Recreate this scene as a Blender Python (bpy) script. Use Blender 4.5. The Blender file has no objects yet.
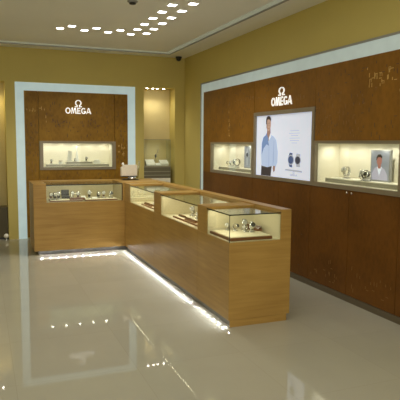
import bpy, bmesh, math, random
from mathutils import Vector, Matrix
random.seed(7)
S = bpy.context.scene
C = S.collection
PI = math.pi

# ------------------------------------------------------------------ materials
def new_mat(name):
    m = bpy.data.materials.new(name); m.use_nodes = True
    nt = m.node_tree; nt.nodes.clear()
    out = nt.nodes.new('ShaderNodeOutputMaterial')
    return m, nt, out
def N(nt, t, **kw):
    n = nt.nodes.new(t)
    for k, v in kw.items(): setattr(n, k, v)
    return n
def principled(name, col, rough=.5, metal=0., spec=.5, emis=None, estr=0., var=.06, vscale=6., vmap=(1,1,1), bump=0., coat=0.):
    m, nt, out = new_mat(name)
    p = N(nt, 'ShaderNodeBsdfPrincipled')
    p.inputs['Roughness'].default_value = rough
    p.inputs['Metallic'].default_value = metal
    p.inputs['Specular IOR Level'].default_value = spec
    p.inputs['Coat Weight'].default_value = coat
    tc = N(nt, 'ShaderNodeTexCoord'); mp = N(nt, 'ShaderNodeMapping'); mp.inputs['Scale'].default_value = vmap
    nz = N(nt, 'ShaderNodeTexNoise'); nz.inputs['Scale'].default_value = vscale; nz.inputs['Detail'].default_value = 4
    rp = N(nt, 'ShaderNodeValToRGB')
    a = [max(0, c*(1-var)) for c in col]; b = [min(1, c*(1+var)) for c in col]
    rp.color_ramp.elements[0].color = (*a, 1); rp.color_ramp.elements[1].color = (*b, 1)
    rp.color_ramp.elements[0].position = .3; rp.color_ramp.elements[1].position = .7
    L = nt.links.new
    L(tc.outputs['Object'], mp.inputs[0]); L(mp.outputs[0], nz.inputs['Vector']); L(nz.outputs['Fac'], rp.inputs[0])
    L(rp.outputs[0], p.inputs['Base Color'])
    if emis:
        p.inputs['Emission Color'].default_value = (*emis, 1); p.inputs['Emission Strength'].default_value = estr
    if bump:
        bp = N(nt, 'ShaderNodeBump'); bp.inputs['Strength'].default_value = bump; bp.inputs['Distance'].default_value = .01
        L(nz.outputs['Fac'], bp.inputs['Height']); L(bp.outputs[0], p.inputs['Normal'])
    L(p.outputs[0], out.inputs[0])
    return m
def emission(name, col, s):
    m, nt, out = new_mat(name)
    e = N(nt, 'ShaderNodeEmission'); e.inputs[0].default_value = (*col, 1); e.inputs[1].default_value = s
    nt.links.new(e.outputs[0], out.inputs[0]); return m
def glass_mat(name, tint=(.95, .97, .93), boost=1.0):
    m, nt, out = new_mat(name)
    t = N(nt, 'ShaderNodeBsdfTransparent'); t.inputs[0].default_value = (*tint, 1)
    g = N(nt, 'ShaderNodeBsdfGlossy'); g.inputs['Roughness'].default_value = .02
    f = N(nt, 'ShaderNodeFresnel'); geo = N(nt, 'ShaderNodeNewGeometry')
    io = N(nt, 'ShaderNodeMath', operation='MULTIPLY_ADD'); io.inputs[1].default_value = 1/1.45-1.45; io.inputs[2].default_value = 1.45
    nt.links.new(geo.outputs['Backfacing'], io.inputs[0]); nt.links.new(io.outputs[0], f.inputs[0])
    mu = N(nt, 'ShaderNodeMath', operation='MULTIPLY'); mu.inputs[1].default_value = boost
    mx = N(nt, 'ShaderNodeMixShader'); L = nt.links.new
    L(f.outputs[0], mu.inputs[0]); L(mu.outputs[0], mx.inputs[0]); L(t.outputs[0], mx.inputs[1]); L(g.outputs[0], mx.inputs[2]); L(mx.outputs[0], out.inputs[0])
    return m

def wood_mat(name, dark, light, rough=.38, grain=(2.2, 2.2, 34), spec=.4):
    m, nt, out = new_mat(name); L = nt.links.new
    p = N(nt, 'ShaderNodeBsdfPrincipled'); p.inputs['Roughness'].default_value = rough; p.inputs['Specular IOR Level'].default_value = spec
    g = N(nt, 'ShaderNodeNewGeometry'); mp = N(nt, 'ShaderNodeMapping'); mp.inputs['Scale'].default_value = grain
    n1 = N(nt, 'ShaderNodeTexNoise'); n1.inputs['Scale'].default_value = 1.; n1.inputs['Detail'].default_value = 5; n1.inputs['Distortion'].default_value = .6
    n2 = N(nt, 'ShaderNodeTexNoise'); n2.inputs['Scale'].default_value = 1.3; n2.inputs['Detail'].default_value = 2
    ad = N(nt, 'ShaderNodeMath', operation='MULTIPLY_ADD'); ad.inputs[1].default_value = .6
    rp = N(nt, 'ShaderNodeValToRGB'); rp.color_ramp.elements[0].color = (*dark, 1); rp.color_ramp.elements[1].color = (*light, 1)
    rp.color_ramp.elements[0].position = .3; rp.color_ramp.elements[1].position = .95
    L(g.outputs['Position'], mp.inputs[0]); L(mp.outputs[0], n1.inputs['Vector']); L(g.outputs['Position'], n2.inputs['Vector'])
    L(n1.outputs['Fac'], ad.inputs[0]); 
    mm = N(nt, 'ShaderNodeMath', operation='MULTIPLY'); mm.inputs[1].default_value = .5
    L(n2.outputs['Fac'], mm.inputs[0]); L(mm.outputs[0], ad.inputs[2]); L(ad.outputs[0], rp.inputs[0]); L(rp.outputs[0], p.inputs['Base Color'])
    L(p.outputs[0], out.inputs[0]); return m

def panel_mat(name, dark, light):
    # brown perforated-looking veneer: a fine weave over slow mottling
    m, nt, out = new_mat(name); L = nt.links.new
    p = N(nt, 'ShaderNodeBsdfPrincipled'); p.inputs['Roughness'].default_value = .48; p.inputs['Specular IOR Level'].default_value = .2
    g = N(nt, 'ShaderNodeNewGeometry'); mp = N(nt, 'ShaderNodeMapping'); mp.inputs['Scale'].default_value = (28, 28, 16)
    v = N(nt, 'ShaderNodeTexVoronoi'); v.inputs['Scale'].default_value = 1.; v.distance = 'CHEBYCHEV'
    n2 = N(nt, 'ShaderNodeTexNoise'); n2.inputs['Scale'].default_value = 2.2; n2.inputs['Detail'].default_value = 3
    a = N(nt, 'ShaderNodeMath', operation='MULTIPLY_ADD'); a.inputs[1].default_value = .35
    rp = N(nt, 'ShaderNodeValToRGB'); rp.color_ramp.elements[0].color = (*dark, 1); rp.color_ramp.elements[1].color = (*light, 1)
    rp.color_ramp.elements[0].position = .35; rp.color_ramp.elements[1].position = .85
    L(g.outputs['Position'], mp.inputs[0]); L(mp.outputs[0], v.inputs['Vector']); L(g.outputs['Position'], n2.inputs['Vector'])
    L(v.outputs['Distance'], a.inputs[0]); L(n2.outputs['Fac'], a.inputs[2]); L(a.outputs[0], rp.inputs[0]); L(rp.outputs[0], p.inputs['Base Color'])
    L(p.outputs[0], out.inputs[0]); return m

def floor_mat():
    m, nt, out = new_mat('polished_beige_tile'); L = nt.links.new
    p = N(nt, 'ShaderNodeBsdfPrincipled'); p.inputs['Roughness'].default_value = .03; p.inputs['Specular IOR Level'].default_value = .42
    g = N(nt, 'ShaderNodeNewGeometry')
    br = N(nt, 'ShaderNodeTexBrick'); br.offset = 0; br.inputs['Scale'].default_value = 1.; br.inputs['Mortar Size'].default_value = .002
    br.inputs['Brick Width'].default_value = .8; br.inputs['Row Height'].default_value = .8; br.inputs['Mortar Smooth'].default_value = .5
    br.inputs['Color1'].default_value = (.43, .42, .345, 1); br.inputs['Color2'].default_value = (.455, .44, .36, 1); br.inputs['Mortar'].default_value = (.39, .375, .30, 1)
    n = N(nt, 'ShaderNodeTexNoise'); n.inputs['Scale'].default_value = 3.; n.inputs['Detail'].default_value = 6
    rp = N(nt, 'ShaderNodeValToRGB'); rp.color_ramp.elements[0].color = (.93, .93, .93, 1); rp.color_ramp.elements[1].color = (1.03, 1.03, 1.03, 1)
    mx = N(nt, 'ShaderNodeMix', data_type='RGBA', blend_type='MULTIPLY'); mx.inputs[0].default_value = 1
    L(g.outputs['Position'], br.inputs['Vector']); L(g.outputs['Position'], n.inputs['Vector']); L(n.outputs['Fac'], rp.inputs[0])
    L(br.outputs['Color'], mx.inputs[6]); L(rp.outputs[0], mx.inputs[7]); L(mx.outputs[2], p.inputs['Base Color'])
    L(p.outputs[0], out.inputs[0]); return m

M = dict(
    floor=floor_mat(),
    wall=principled('olive_wall_paint', (.58, .48, .15), .7, var=.03, vscale=1.5),
    niche=principled('cream_niche_paint', (.66, .55, .27), .7, var=.03),
    ceil=principled('ceiling_paint', (.84, .84, .79), .8, var=.02, vscale=1.2),
    cove=principled('cove_strip', (.55, .58, .50), .6, emis=(.75, .85, .72), estr=.13),
    band=principled('lit_surround', (.5, .58, .58), .45, emis=(.58, .80, .83), estr=.37),
    band2=principled('lit_surround_side', (.5, .58, .58), .45, emis=(.62, .78, .76), estr=.25),
    bead=principled('grey_edge_bead', (.30, .30, .27), .5),
    panel=panel_mat('brown_panel', (.17, .082, .008), (.31, .165, .017)),
    panelr=panel_mat('orange_brown_panel', (.155, .068, .006), (.255, .115, .011)),
    panellow=panel_mat('lower_door_panel', (.10, .040, .006), (.165, .066, .010)),  # doors' shade put into the colour: orange brown veneer darkened
    gold=principled('gold_inlay', (.62, .40, .12), .35, metal=.3, var=.15),
    dim=principled('dark_inlay', (.075, .033, .010), .5),
    dimgold=principled('dull_gold_inlay', (.22, .105, .02), .45, metal=.1),
    gap=principled('dark_gap', (.03, .018, .008), .8),
    wood=wood_mat('golden_veneer', (.30, .165, .038), (.54, .34, .095)),
    woodtop=wood_mat('golden_veneer_top', (.42, .235, .085), (.62, .38, .16), rough=.3, grain=(2, 9, 9)),
    frame=principled('bronze_grey_metal', (.25, .21, .145), .4, metal=.25),
    base=principled('grey_metal_skirting', (.16, .13, .085), .35, metal=.4),
    plinth=principled('grey_plinth', (.17, .165, .155), .45),
    cream=principled('cream_lining', (.72, .66, .48), .6, var=.02),
    creamw=principled('cream_case_lining', (.86, .82, .69), .6, var=.02),
    ledge=principled('pale_ledge', (.86, .82, .70), .5),
    ledge_shade=principled('shaded_ledge_front', (.34, .32, .27), .5),  # shade on the pale ledge fronts, put into a darker colour
    glass=glass_mat('clear_glass'),
    glassdark=principled('dark_glass_edge', (.015, .022, .018), .15),
    acrylic=glass_mat('acrylic', (.86, .86, .80), 1.6),
    steel=principled('steel', (.62, .62, .60), .2, metal=.9),
    chrome=principled('chrome', (.8, .8, .8), .08, metal=1.),
    black=principled('black_leather', (.018, .016, .015), .4),
    brown=principled('brown_leather', (.13, .045, .02), .4),
    dialw=principled('white_dial', (.42, .42, .39), .3),
    dialb=principled('black_dial', (.02, .022, .03), .2),
    white=principled('white_plastic', (.82, .82, .80), .5),
    traywood=principled('red_brown_tray_wood', (.20, .065, .025), .35),
    pad=principled('cream_pad', (.78, .72, .54), .8),
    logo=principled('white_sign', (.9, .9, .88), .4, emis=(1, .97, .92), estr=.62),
    spot=emission('spot_glow', (1, .94, .82), 32),
    dl=emission('downlight_glow', (1, .98, .93), 13),
    led=emission('led_glow', (.93, .96, 1), 100),
    dark=principled('dark_plastic', (.012, .010, .009), .3),
    greybox=principled('grey_card', (.33, .34, .35), .6),
    block=principled('pale_grey_fabric_block', (.66, .60, .50), .75, var=.08, vscale=60),
    knob=principled('white_knob', (.9, .88, .84), .35),
    ggrey=principled('smoked_grey_glass', (.16, .15, .10), .15),
    darkolive=principled('dark_olive_laminate', (.075, .058, .022), .5),
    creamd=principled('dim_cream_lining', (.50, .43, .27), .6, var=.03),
    slat=principled('grey_slat', (.30, .28, .20), .4),
    adbg=principled('poster_backlit', (.6, .65, .75), .3, emis=(.66, .71, .88), estr=.50),
)
def adcol(n, c, s=.55):
    return principled('print_' + n, tuple(x*.6 for x in c), .3, emis=c, estr=s, var=.03)
A = dict(skin=adcol('skin', (.52, .35, .27)), skin2=adcol('skin_shade', (.33, .20, .155)), hair=adcol('hair', (.035, .025, .02)),
         shirt=adcol('shirt', (.45, .56, .78), .58), shirt2=adcol('shirt_shade', (.16, .26, .50), .6), fold=adcol('fold', (.33, .44, .68), .6),
         trouser=adcol('trousers', (.035, .03, .035)), text=adcol('text', (.50, .55, .68)), navy=adcol('navy', (.05, .09, .22)),
         ink=adcol('ink', (.04, .045, .07)), silver=adcol('silver', (.45, .48, .55)), eye=adcol('eye', (.02, .02, .02)), lips=adcol('lips', (.30, .13, .12)),
         pbg=adcol('poster_grey', (.30, .32, .37), .6), jacket=adcol('jacket', (.50, .48, .60), .6), red=adcol('red_face', (.42, .17, .14), .6),
         gloss=adcol('white_area', (.80, .84, .95), .7))

# ------------------------------------------------------------------ mesh builder (world coordinates)
class MB:
    def __init__(s): s.v = []; s.f = []; s.mi = []; s.sm = []
    def add(s, verts, faces, mi=0, smooth=False):
        b = len(s.v); s.v += [tuple(v) for v in verts]
        for f in faces: s.f.append([b+i for i in f]); s.mi.append(mi); s.sm.append(smooth)
        return s
    def box(s, x0, x1, y0, y1, z0, z1, mi=0, bev=0):
        if x0 > x1: x0, x1 = x1, x0
        if y0 > y1: y0, y1 = y1, y0
        if z0 > z1: z0, z1 = z1, z0
        if bev:
            bm = bmesh.new(); bmesh.ops.create_cube(bm, size=1)
            for v in bm.verts:
                v.co = Vector(((x0+x1)/2 + v.co.x*(x1-x0), (y0+y1)/2 + v.co.y*(y1-y0), (z0+z1)/2 + v.co.z*(z1-z0)))
            bmesh.ops.bevel(bm, geom=bm.edges[:], offset=bev, segments=2, affect='EDGES', profile=.6)
            bm.verts.index_update()
            s.add([v.co[:] for v in bm.verts], [[v.index for v in f.verts] for f in bm.faces], mi); bm.free(); return s
        v = [(x0,y0,z0),(x1,y0,z0),(x1,y1,z0),(x0,y1,z0),(x0,y0,z1),(x1,y0,z1),(x1,y1,z1),(x0,y1,z1)]
        return s.add(v, [(0,3,2,1),(4,5,6,7),(0,1,5,4),(1,2,6,5),(2,3,7,6),(3,0,4,7)], mi)
    def lathe(s, c, prof, n=20, axis='z', mi=0, smooth=True):
        c = Vector(c); vs = []
        for r, h in prof:
            for i in range(n):
                a = 2*PI*i/n; p = (r*math.cos(a), r*math.sin(a), h)
                if axis == 'y': p = (p[0], p[2], p[1])
                if axis == 'x': p = (p[2], p[0], p[1])
                vs.append(c + Vector(p))
        fs = []
        for k in range(len(prof)-1):
            for i in range(n):
                j = (i+1) % n; q = (k*n+i, k*n+j, (k+1)*n+j, (k+1)*n+i)
                fs.append(q if axis != 'y' else q[::-1])
        fs.append(list(range(n))[::-1] if axis != 'y' else list(range(n)))
        e = list(range((len(prof)-1)*n, len(prof)*n)); fs.append(e if axis != 'y' else e[::-1])
        return s.add(vs, fs, mi, smooth)
    def tube(s, pts, r, n=8, mi=0, closed=False, flat=1.0, up=(0, 0, 1)):
        pts = [Vector(p) for p in pts]; K = len(pts); vs = []; up = Vector(up)
        for k, p in enumerate(pts):
            a = pts[(k-1) % K] if (closed or k > 0) else p; b = pts[(k+1) % K] if (closed or k < K-1) else p
            t = (b-a).normalized(); u = t.cross(up)
            if u.length < 1e-4: u = t.cross(Vector((1, 0, 0)))
            u.normalize(); w = u.cross(t).normalized()
            rr = r[k] if isinstance(r, (list, tuple)) else r
            for i in range(n):
                an = 2*PI*i/n; vs.append(p + u*math.cos(an)*rr + w*math.sin(an)*rr*flat)
        fs = []
        for k in range(K if closed else K-1):
            for i in range(n):
                j = (i+1) % n; k2 = (k+1) % K
                fs.append((k*n+i, k*n+j, k2*n+j, k2*n+i))
        if not closed: fs += [list(range(n))[::-1], list(range((K-1)*n, K*n))]
        return s.add(vs, fs, mi, True)
    def prism(s, poly, axis, a, b, mi=0):
        """poly: list of 2-D points in the plane across `axis`; extruded from a to b"""
        def P(p, h):
            return {'x': (h, p[0], p[1]), 'y': (p[0], h, p[1]), 'z': (p[0], p[1], h)}[axis]
        n = len(poly); vs = [P(p, a) for p in poly] + [P(p, b) for p in poly]
        fs = [list(range(n)), list(range(n, 2*n))[::-1]] + [(i, n+i, n+(i+1) % n, (i+1) % n) for i in range(n)]
        return s.add(vs, fs, mi)
    def build(s, name, mats, parent=None, origin=None):
        o0 = Vector(origin) if origin is not None else (Vector(parent_world(parent)) if parent else Vector((0, 0, 0)))
        me = bpy.data.meshes.new(name)
        me.from_pydata([Vector(v)-o0 for v in s.v], [], s.f)
        for m in (mats if isinstance(mats, (list, tuple)) else [mats]): me.materials.append(m)
        me.polygons.foreach_set('material_index', s.mi); me.polygons.foreach_set('use_smooth', s.sm)
        bm = bmesh.new(); bm.from_mesh(me); bmesh.ops.recalc_face_normals(bm, faces=bm.faces[:]); bm.to_mesh(me); bm.free()
        me.update()
        o = bpy.data.objects.new(name, me); C.objects.link(o)
        if parent: o.parent = parent
        else: o.location = o0
        return o
def parent_world(o):
    p = Vector((0, 0, 0))
    while o: p += o.location; o = o.parent
    return p
def tag(o, label=None, cat=None, group=None, kind=None):
    if label: o['label'] = label
    if cat: o['category'] = cat
    if group: o['group'] = group
    if kind: o['kind'] = kind
    return o
def thing(name, loc, label, cat, group=None):
    o = bpy.data.objects.new(name, None); o.empty_display_size = .1; C.objects.link(o); o.location = loc
    return tag(o, label, cat, group)
def kids(o): return [x for x in bpy.data.objects if x.parent is o]
def copy_tree(o, parent=None):
    ch = kids(o); c = o.copy(); C.objects.link(c)
    if parent: c.parent = parent
    for k in ch: copy_tree(k, c)
    return c
def place(proto, loc, rz, label, group=None, scale=1.0, first=[]):
    c = copy_tree(proto) if proto in first else proto
    if proto not in first: first.append(proto)
    c.location = loc; c.rotation_euler = (0, 0, rz); c.scale = (scale,)*3
    c['label'] = label
    if group: c['group'] = group
    return c

# ------------------------------------------------------------------ key dimensions (metres)
H = 3.03                       # ceiling
XL, XR, YN, YI, XLL = -1.457, -.863, -5.075, -1.476, -2.725   # display counters
YB = -.80                      # rear of the short run
TOP = .993

def holes(u0, u1, z0, z1, rects):
    us = sorted({u0, u1, *[r[0] for r in rects], *[r[1] for r in rects]}); zs = sorted({z0, z1, *[r[2] for r in rects], *[r[3] for r in rects]})
    for i in range(len(us)-1):
        for j in range(len(zs)-1):
            cu, cz = (us[i]+us[i+1])/2, (zs[j]+zs[j+1])/2
            if not any(r[0] < cu < r[1] and r[2] < cz < r[3] for r in rects): yield us[i], us[i+1], zs[j], zs[j+1]

NR = (-.745, -.18, .0, 2.505); NL = (-3.56, -2.993, .0, 2.505)
BC = (-2.44, -1.30, 1.148, 1.574)
# back wall
mb = MB()
for a, b, c, d in holes(-7, .45, 0, H, [NR, NL, BC]): mb.box(a, b, 0, .3, c, d)
mb.box(-7, .45, .3, .4, 0, H)
for r in (NR, NL): mb.box(r[0]+.001, r[1]-.001, .288, .2999, 0, r[3], 1)
o = mb.build('wall_back', [M['wall'], M['niche']]); tag(o, 'olive painted back wall with two tall shallow niches', 'wall', kind='structure')
RC = [(-2.680, -1.325, 1.148, 1.574), (-5.445, -4.165, 1.148, 1.589)]
mb = MB()
for a, b, c, d in holes(-11, 0, 0, H, RC): mb.box(0, .3, a, b, c, d)
mb.box(.3, .4, -11, 0, 0, H)
o = mb.build('wall_right', M['wall']); tag(o, 'olive painted right wall running toward the corner', 'wall', kind='structure')
o = MB().box(-7.1, -7, -11, .4, 0, H).build('wall_left', M['wall']); tag(o, 'olive painted left wall outside the frame', 'wall', kind='structure')
o = MB().box(-7.1, .4, -14, .4, -.1, 0).build('floor', M['floor']); tag(o, 'polished beige tiled floor with mirror reflections', 'floor', kind='structure')
o = MB().box(-7.1, .4, -11, .4, H, H+.1).build('ceiling', M['ceil']); tag(o, 'flat beige grey ceiling', 'ceiling', kind='structure')
# ceiling cove strip: mitred frame, .42 to .50 m from the walls
mb = MB()
for i, (a, b) in enumerate([(.405, .425), (.425, .50)]):
    z = H-.022 if i == 0 else H-.010
    mb.box(-6.6+b, -a if i == 0 else -a, -b, -a, z, H-.0005, i)
    mb.box(-b, -a, -10.6, -b, z, H-.0005, i)
o = mb.build('trim_1', [M['bead'], M['cove']]); tag(o, 'pale lit cove strip set in the ceiling half a metre off the walls', 'ceiling trim', kind='structure')
o = MB().box(-.035, -.001, -11, -.92, 0, .062, bev=.004).build('baseboard_right', M['base']); tag(o, 'dull grey metal skirting under the brown panels', 'baseboard', kind='structure')
mb = MB(); mb.box(-.88, -.747, -.014, -.001, 0, .08); mb.box(-.178, -.016, -.014, -.001, 0, .08); mb.box(-2.99, -2.856, -.014, -.001, 0, .05); mb.box(-7, -3.565, -.014, -.001, 0, .05)
o = mb.build('baseboard_back', M['wall']); tag(o, 'low olive skirting along the back wall', 'baseboard', kind='structure')

# lit surrounds (portal bands)
PZ, T = 2.5, .131
pa, pb = -2.841, -.8995
mb = MB()
mb.prism([(pa, 0), (pa, PZ), (pb, PZ), (pb, 0), (pb-T, 0), (pb-T, PZ-T), (pa+T, PZ-T), (pa+T, 0)], 'y', -.010, -.0005)
o = mb.build('trim_2', M['band']); tag(o, 'pale blue lit surround framing the brown panels on the back wall', 'lit frame', kind='structure')
ra, rb = -.827, -5.93
mb = MB()
mb.prism([(ra, 0), (ra, PZ), (rb, PZ), (rb, 0), (rb+T, 0), (rb+T, PZ-T), (ra-T, PZ-T), (ra-T, 0)], 'x', -.010, -.0005)
q = .02
mb.prism([(ra+q, 0), (ra+q, PZ+q), (rb-q, PZ+q), (rb-q, 0), (rb, 0), (rb, PZ), (ra, PZ), (ra, 0)], 'x', -.02, -.0005, 1)
o = mb.build('trim_3', [M['band2'], M['bead']]); tag(o, 'pale lit surround framing the brown panels on the right wall', 'lit frame', kind='structure')

# ------------------------------------------------------------------ brown panels with inlay pattern
PT = .028
def inlay_back(mb, u0, u1, z0, z1, n, mi, f=-PT):
    for _ in range(n):
        u = random.uniform(u0, u1); z = random.uniform(z0, z1)
        w, h = (.007, random.choice([.03, .045])) if random.random() < .75 else (.03, .008)
        mb.box(u-w/2, u+w/2, f-.0008, f, z-h/2, z+h/2, mi)
def inlay_right(mb, u0, u1, z0, z1, n, mi, f=-PT):
    for _ in range(n):
        u = random.uniform(min(u0, u1), max(u0, u1)); z = random.uniform(z0, z1)
        w, h = (.009, random.choice([.025, .04])) if random.random() < .75 else (.035, .007)
        mb.box(f-.0008, f, u-w/2, u+w/2, z-h/2, z+h/2, mi)
def squares_back(mb, u, z, mi, s=.03, f=-PT):
    t = .006
    mb.box(u-s/2, u-s/2+t, f-.0008, f, z-s/2, z+s/2, mi); mb.box(u+s/2-t, u+s/2, f-.0008, f, z-s/2, z+s/2, mi); mb.box(u-s/2, u+s/2, f-.0008, f, z+s/2-t, z+s/2, mi)
def squares_right(mb, u, z, mi, s=.03, f=-PT):
    t = .006
    mb.box(f-.0008, f, u-s/2, u-s/2+t, z-s/2, z+s/2, mi); mb.box(f-.0008, f, u+s/2-t, u+s/2, z-s/2, z+s/2, mi); mb.box(f-.0008, f, u-s/2, u+s/2, z+s/2-t, z+s/2, mi)
PM = [M['panel'], M['gold'], M['dim'], M['dimgold']]
PMR = [M['panelr'], M['gold'], M['dim'], M['dimgold']]
u0, u1, zt = pa+T+.004, pb-T-.004, PZ-T-.004
g = .006
sL, sR = -2.497, -1.262
def bpanel(name_label, a, b, c, d, pats):
    mb = MB().box(a+g/2, b-g/2, -PT, -.001, c, d)
    for p in pats:
        if p[0] == 's': squares_back(mb, p[1], p[2], p[3])
        else: inlay_back(mb, *p[1:])
    o = mb.build('wall_panel', PM, origin=((a+b)/2, -.001, c)); tag(o, name_label, 'wall panel', 'brown wall panels'); return o
bpanel('narrow brown panel left of the back wall display case', u0, sL, .02, zt,
       [('r', u0+.03, sL-.02, 2.05, 2.10, 5, 1), ('r', u0+.02, sL-.02, 1.3, 1.9, 26, 2), ('r', u0+.02, sL-.02, .9, 1.9, 22, 3)])
bpanel('narrow brown panel right of the back wall display case', sR, u1, .02, zt,
       [('r', sR+.08, u1-.05, 2.12, 2.17, 5, 3), ('s', -1.19, 1.50, 1), ('s', -1.13, 1.46, 1), ('s', -1.19, 1.40, 1), ('s', -1.12, 1.36, 1),
        ('r', -1.2, -1.09, 1.34, 1.54, 7, 1), ('r', sR+.02, u1-.02, 1.2, 2.1, 26, 2), ('r', sR+.02, u1-.02, 1.6, 2.2, 12, 3)])
o = bpanel('wide brown panel with white logo above the back wall display case', sL, sR, 1.578, zt,
       [('r', -2.47, -2.40, 2.06, 2.12, 4, 1), ('r', -2.385, -2.375, 1.96, 2.0, 1, 1), ('r', -2.385, -2.375, 1.86, 1.90, 1, 1), ('r', -2.385, -2.375, 1.74, 1.80, 1, 3),
        ('r', -2.3, -2.0, 1.80, 1.93, 22, 2), ('r', -1.8, -1.5, 1.82, 1.95, 16, 2), ('r', -2.45, -2.3, 2.3, 2.34, 3, 3), ('r', -1.5, -1.3, 1.9, 2.2, 10, 3), ('r', -2.4, -1.35, 1.62, 2.2, 40, 2), ('r', -1.29, -1.27, 2.1, 2.3, 4, 3)])
bpanel('low brown panel beneath the back wall display case, behind the short counter', sL, sR, .02, 1.108,
       [('r', -2.4, -1.3, .95, 1.08, 14, 2)])

def rpanel(label, a, b, c, d, pats=(), name='wall_panel', cat='wall panel', group='orange brown wall panels', lock=None):
    # a > b (a is the farther edge)
    if lock is None:
        mb = MB().box(-PT, -.001, b+g/2, a-g/2, c, d)
        for p in pats:
            if p[0] == 's': squares_right(mb, p[1], p[2], p[3])
            else: inlay_right(mb, *p[1:])
        o = mb.build(name, PMR, origin=(-.001, (a+b)/2, c)); return tag(o, label, cat, group)
    t = thing(name, (-.001, (a+b)/2, c), label, cat, group)
    mb = MB().box(-PT, -.001, b+g/2, a-g/2, c, d)
    for p in pats: inlay_right(mb, *p[1:])
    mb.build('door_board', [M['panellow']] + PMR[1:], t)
    if lock:
        MB().lathe((-PT, lock, 1.082), [(.011, 0), (.012, -.004), (.009, -.008)], 14, 'x').build('lock', M['chrome'], t)
    return t
rt, rbm = PZ-T-.004, .066
ry0 = ra-T-.004
LBz0, LBz1 = 1.112, 1.956
rpanel('orange brown panel over the small far case, left of the portrait lightbox', ry0, -2.728, 1.578, rt,
       [('r', -1.90, -2.0, 1.66, 2.2, 16, 3), ('r', -1.93, -1.97, 1.66, 2.2, 8, 1), ('r', -2.1, -2.64, 2.10, 2.17, 16, 3), ('r', -1.1, -2.6, 1.65, 2.3, 60, 2)])
rpanel('orange brown panel with white logo above the portrait lightbox', -2.728, -4.140, LBz1+.002, rt,
       [('r', -2.65, -3.05, 2.12, 2.17, 14, 3), ('r', -3.65, -3.95, 2.05, 2.10, 10, 3), ('r', -2.7, -4.0, 2.2, 2.32, 14, 2)])
rpanel('orange brown panel over the near case with a bright gold inlay cluster', -4.140, -5.745, 1.594, rt,
       [('r', -4.97, -5.35, 2.07, 2.26, 26, 1), ('s', -5.02, 2.14, 1), ('s', -5.16, 2.18, 1), ('s', -5.19, 2.11, 1), ('s', -5.10, 2.06, 3), ('s', -5.27, 2.22, 1),
        ('r', -4.15, -4.95, 1.62, 2.1, 60, 3), ('r', -4.1, -5.6, 1.62, 2.3, 60, 2), ('r', -5.4, -5.7, 2.0, 2.3, 14, 1)])
rpanel('slim orange brown panel between far case and lit surround', ry0, -1.278, 1.108, 1.578, [('r', -1.0, -1.2, 1.2, 1.5, 8, 2)])
rpanel('slim orange brown panel at the near end of the near wall case', -5.535, -5.745, 1.111, 1.592)
dl = [ry0, -1.30, -2.0, -2.70, -3.40, -4.08, -4.765, -5.46, -5.745]
names = ['narrow lower cupboard door nearest the room corner', 'lower cupboard door under the left half of the far wall case', 'lower cupboard door under the right half of the far wall case',
         'lower cupboard door under the left half of the portrait lightbox', 'lower cupboard door under the right half of the portrait lightbox',
         'lower cupboard door with chrome lock, under left half of the near case', 'lower cupboard door with chrome lock, under right half of the near case', 'narrow lower cupboard door at the near end of the panels']
for i in range(8):
    lk = {5: -4.728, 6: -4.805}.get(i, 0)
    pats = [('r', dl[i]-.05, dl[i+1]+.05, .13, .35, 16, 3)] if i in (5, 6) else [('r', dl[i]-.05, dl[i+1]+.05, .15, .9, 14, 2)]
    rpanel('orange brown ' + names[i], dl[i], dl[i+1], rbm, 1.108, pats, 'cupboard_door', 'cupboard door', 'lower orange brown cupboard doors', lk)

# ------------------------------------------------------------------ logos (hand drawn letters, 0..1 high)
def arc_poly(cx, cy, rx, ry, tx, ty, a0, a1, n=22):
    out = [(cx+rx*math.cos(a0+(a1-a0)*i/n), cy+ry*math.sin(a0+(a1-a0)*i/n)) for i in range(n+1)]
    inn = [(cx+(rx-tx)*math.cos(a0+(a1-a0)*i/n), cy+(ry-ty)*math.sin(a0+(a1-a0)*i/n)) for i in range(n+1)]
    return out, inn
def letters():
    L = []   # list of quads/polys
    x = 0.
    def ring(cx, w, t, a0=0, a1=2*PI, n=26, ty=.17):
        o, i = arc_poly(cx, .5, w/2, .5, t, ty, a0, a1, n)
        for k in range(n): L.append([o[k], o[k+1], i[k+1], i[k]])
    ring(.62, 1.24, .27); x = 1.36
    # M, splayed
    L.append([(x, 0), (x+.2, 0), (x+.33, 1), (x+.16, 1)]); L.append([(x+.16, 1), (x+.40, 1), (x+.68, .2), (x+.55, 0)])
    L.append([(x+.55, 0), (x+.68, .2), (x+.96, 1), (x+.72, .72)]); L.append([(x+.72, .72), (x+.80, 1), (x+1.0, 1), (x+1.0, .7)])
    L.append([(x+.92, 1), (x+1.10, 1), (x+1.30, 0), (x+1.02, 0)]); x += 1.42
    # E
    L.append([(x, 0), (x+.25, 0), (x+.25, 1), (x, 1)])
    for z0, z1, w in ((0, .19, .82), (.41, .58, .72), (.81, 1, .80)): L.append([(x+.25, z0), (x+w, z0), (x+w, z1), (x+.25, z1)])
    x += .95
    # G
    ring(x+.58, 1.16, .26, math.radians(42), math.radians(330), 22)
    L.append([(x+.86, .08), (x+1.12, .16), (x+1.12, .50), (x+.86, .50)]); L.append([(x+.60, .36), (x+.86, .36), (x+.86, .50), (x+.60, .50)]); x += 1.22
    # A
    L.append([(x, 0), (x+.16, 0), (x+.60, 1), (x+.46, 1)]); L.append([(x+.46, 1), (x+.72, 1), (x+1.22, 0), (x+.92, 0)]); L.append([(x+.26, .22), (x+.84, .22), (x+.78, .38), (x+.32, .38)])
    return L, x+1.22
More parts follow.
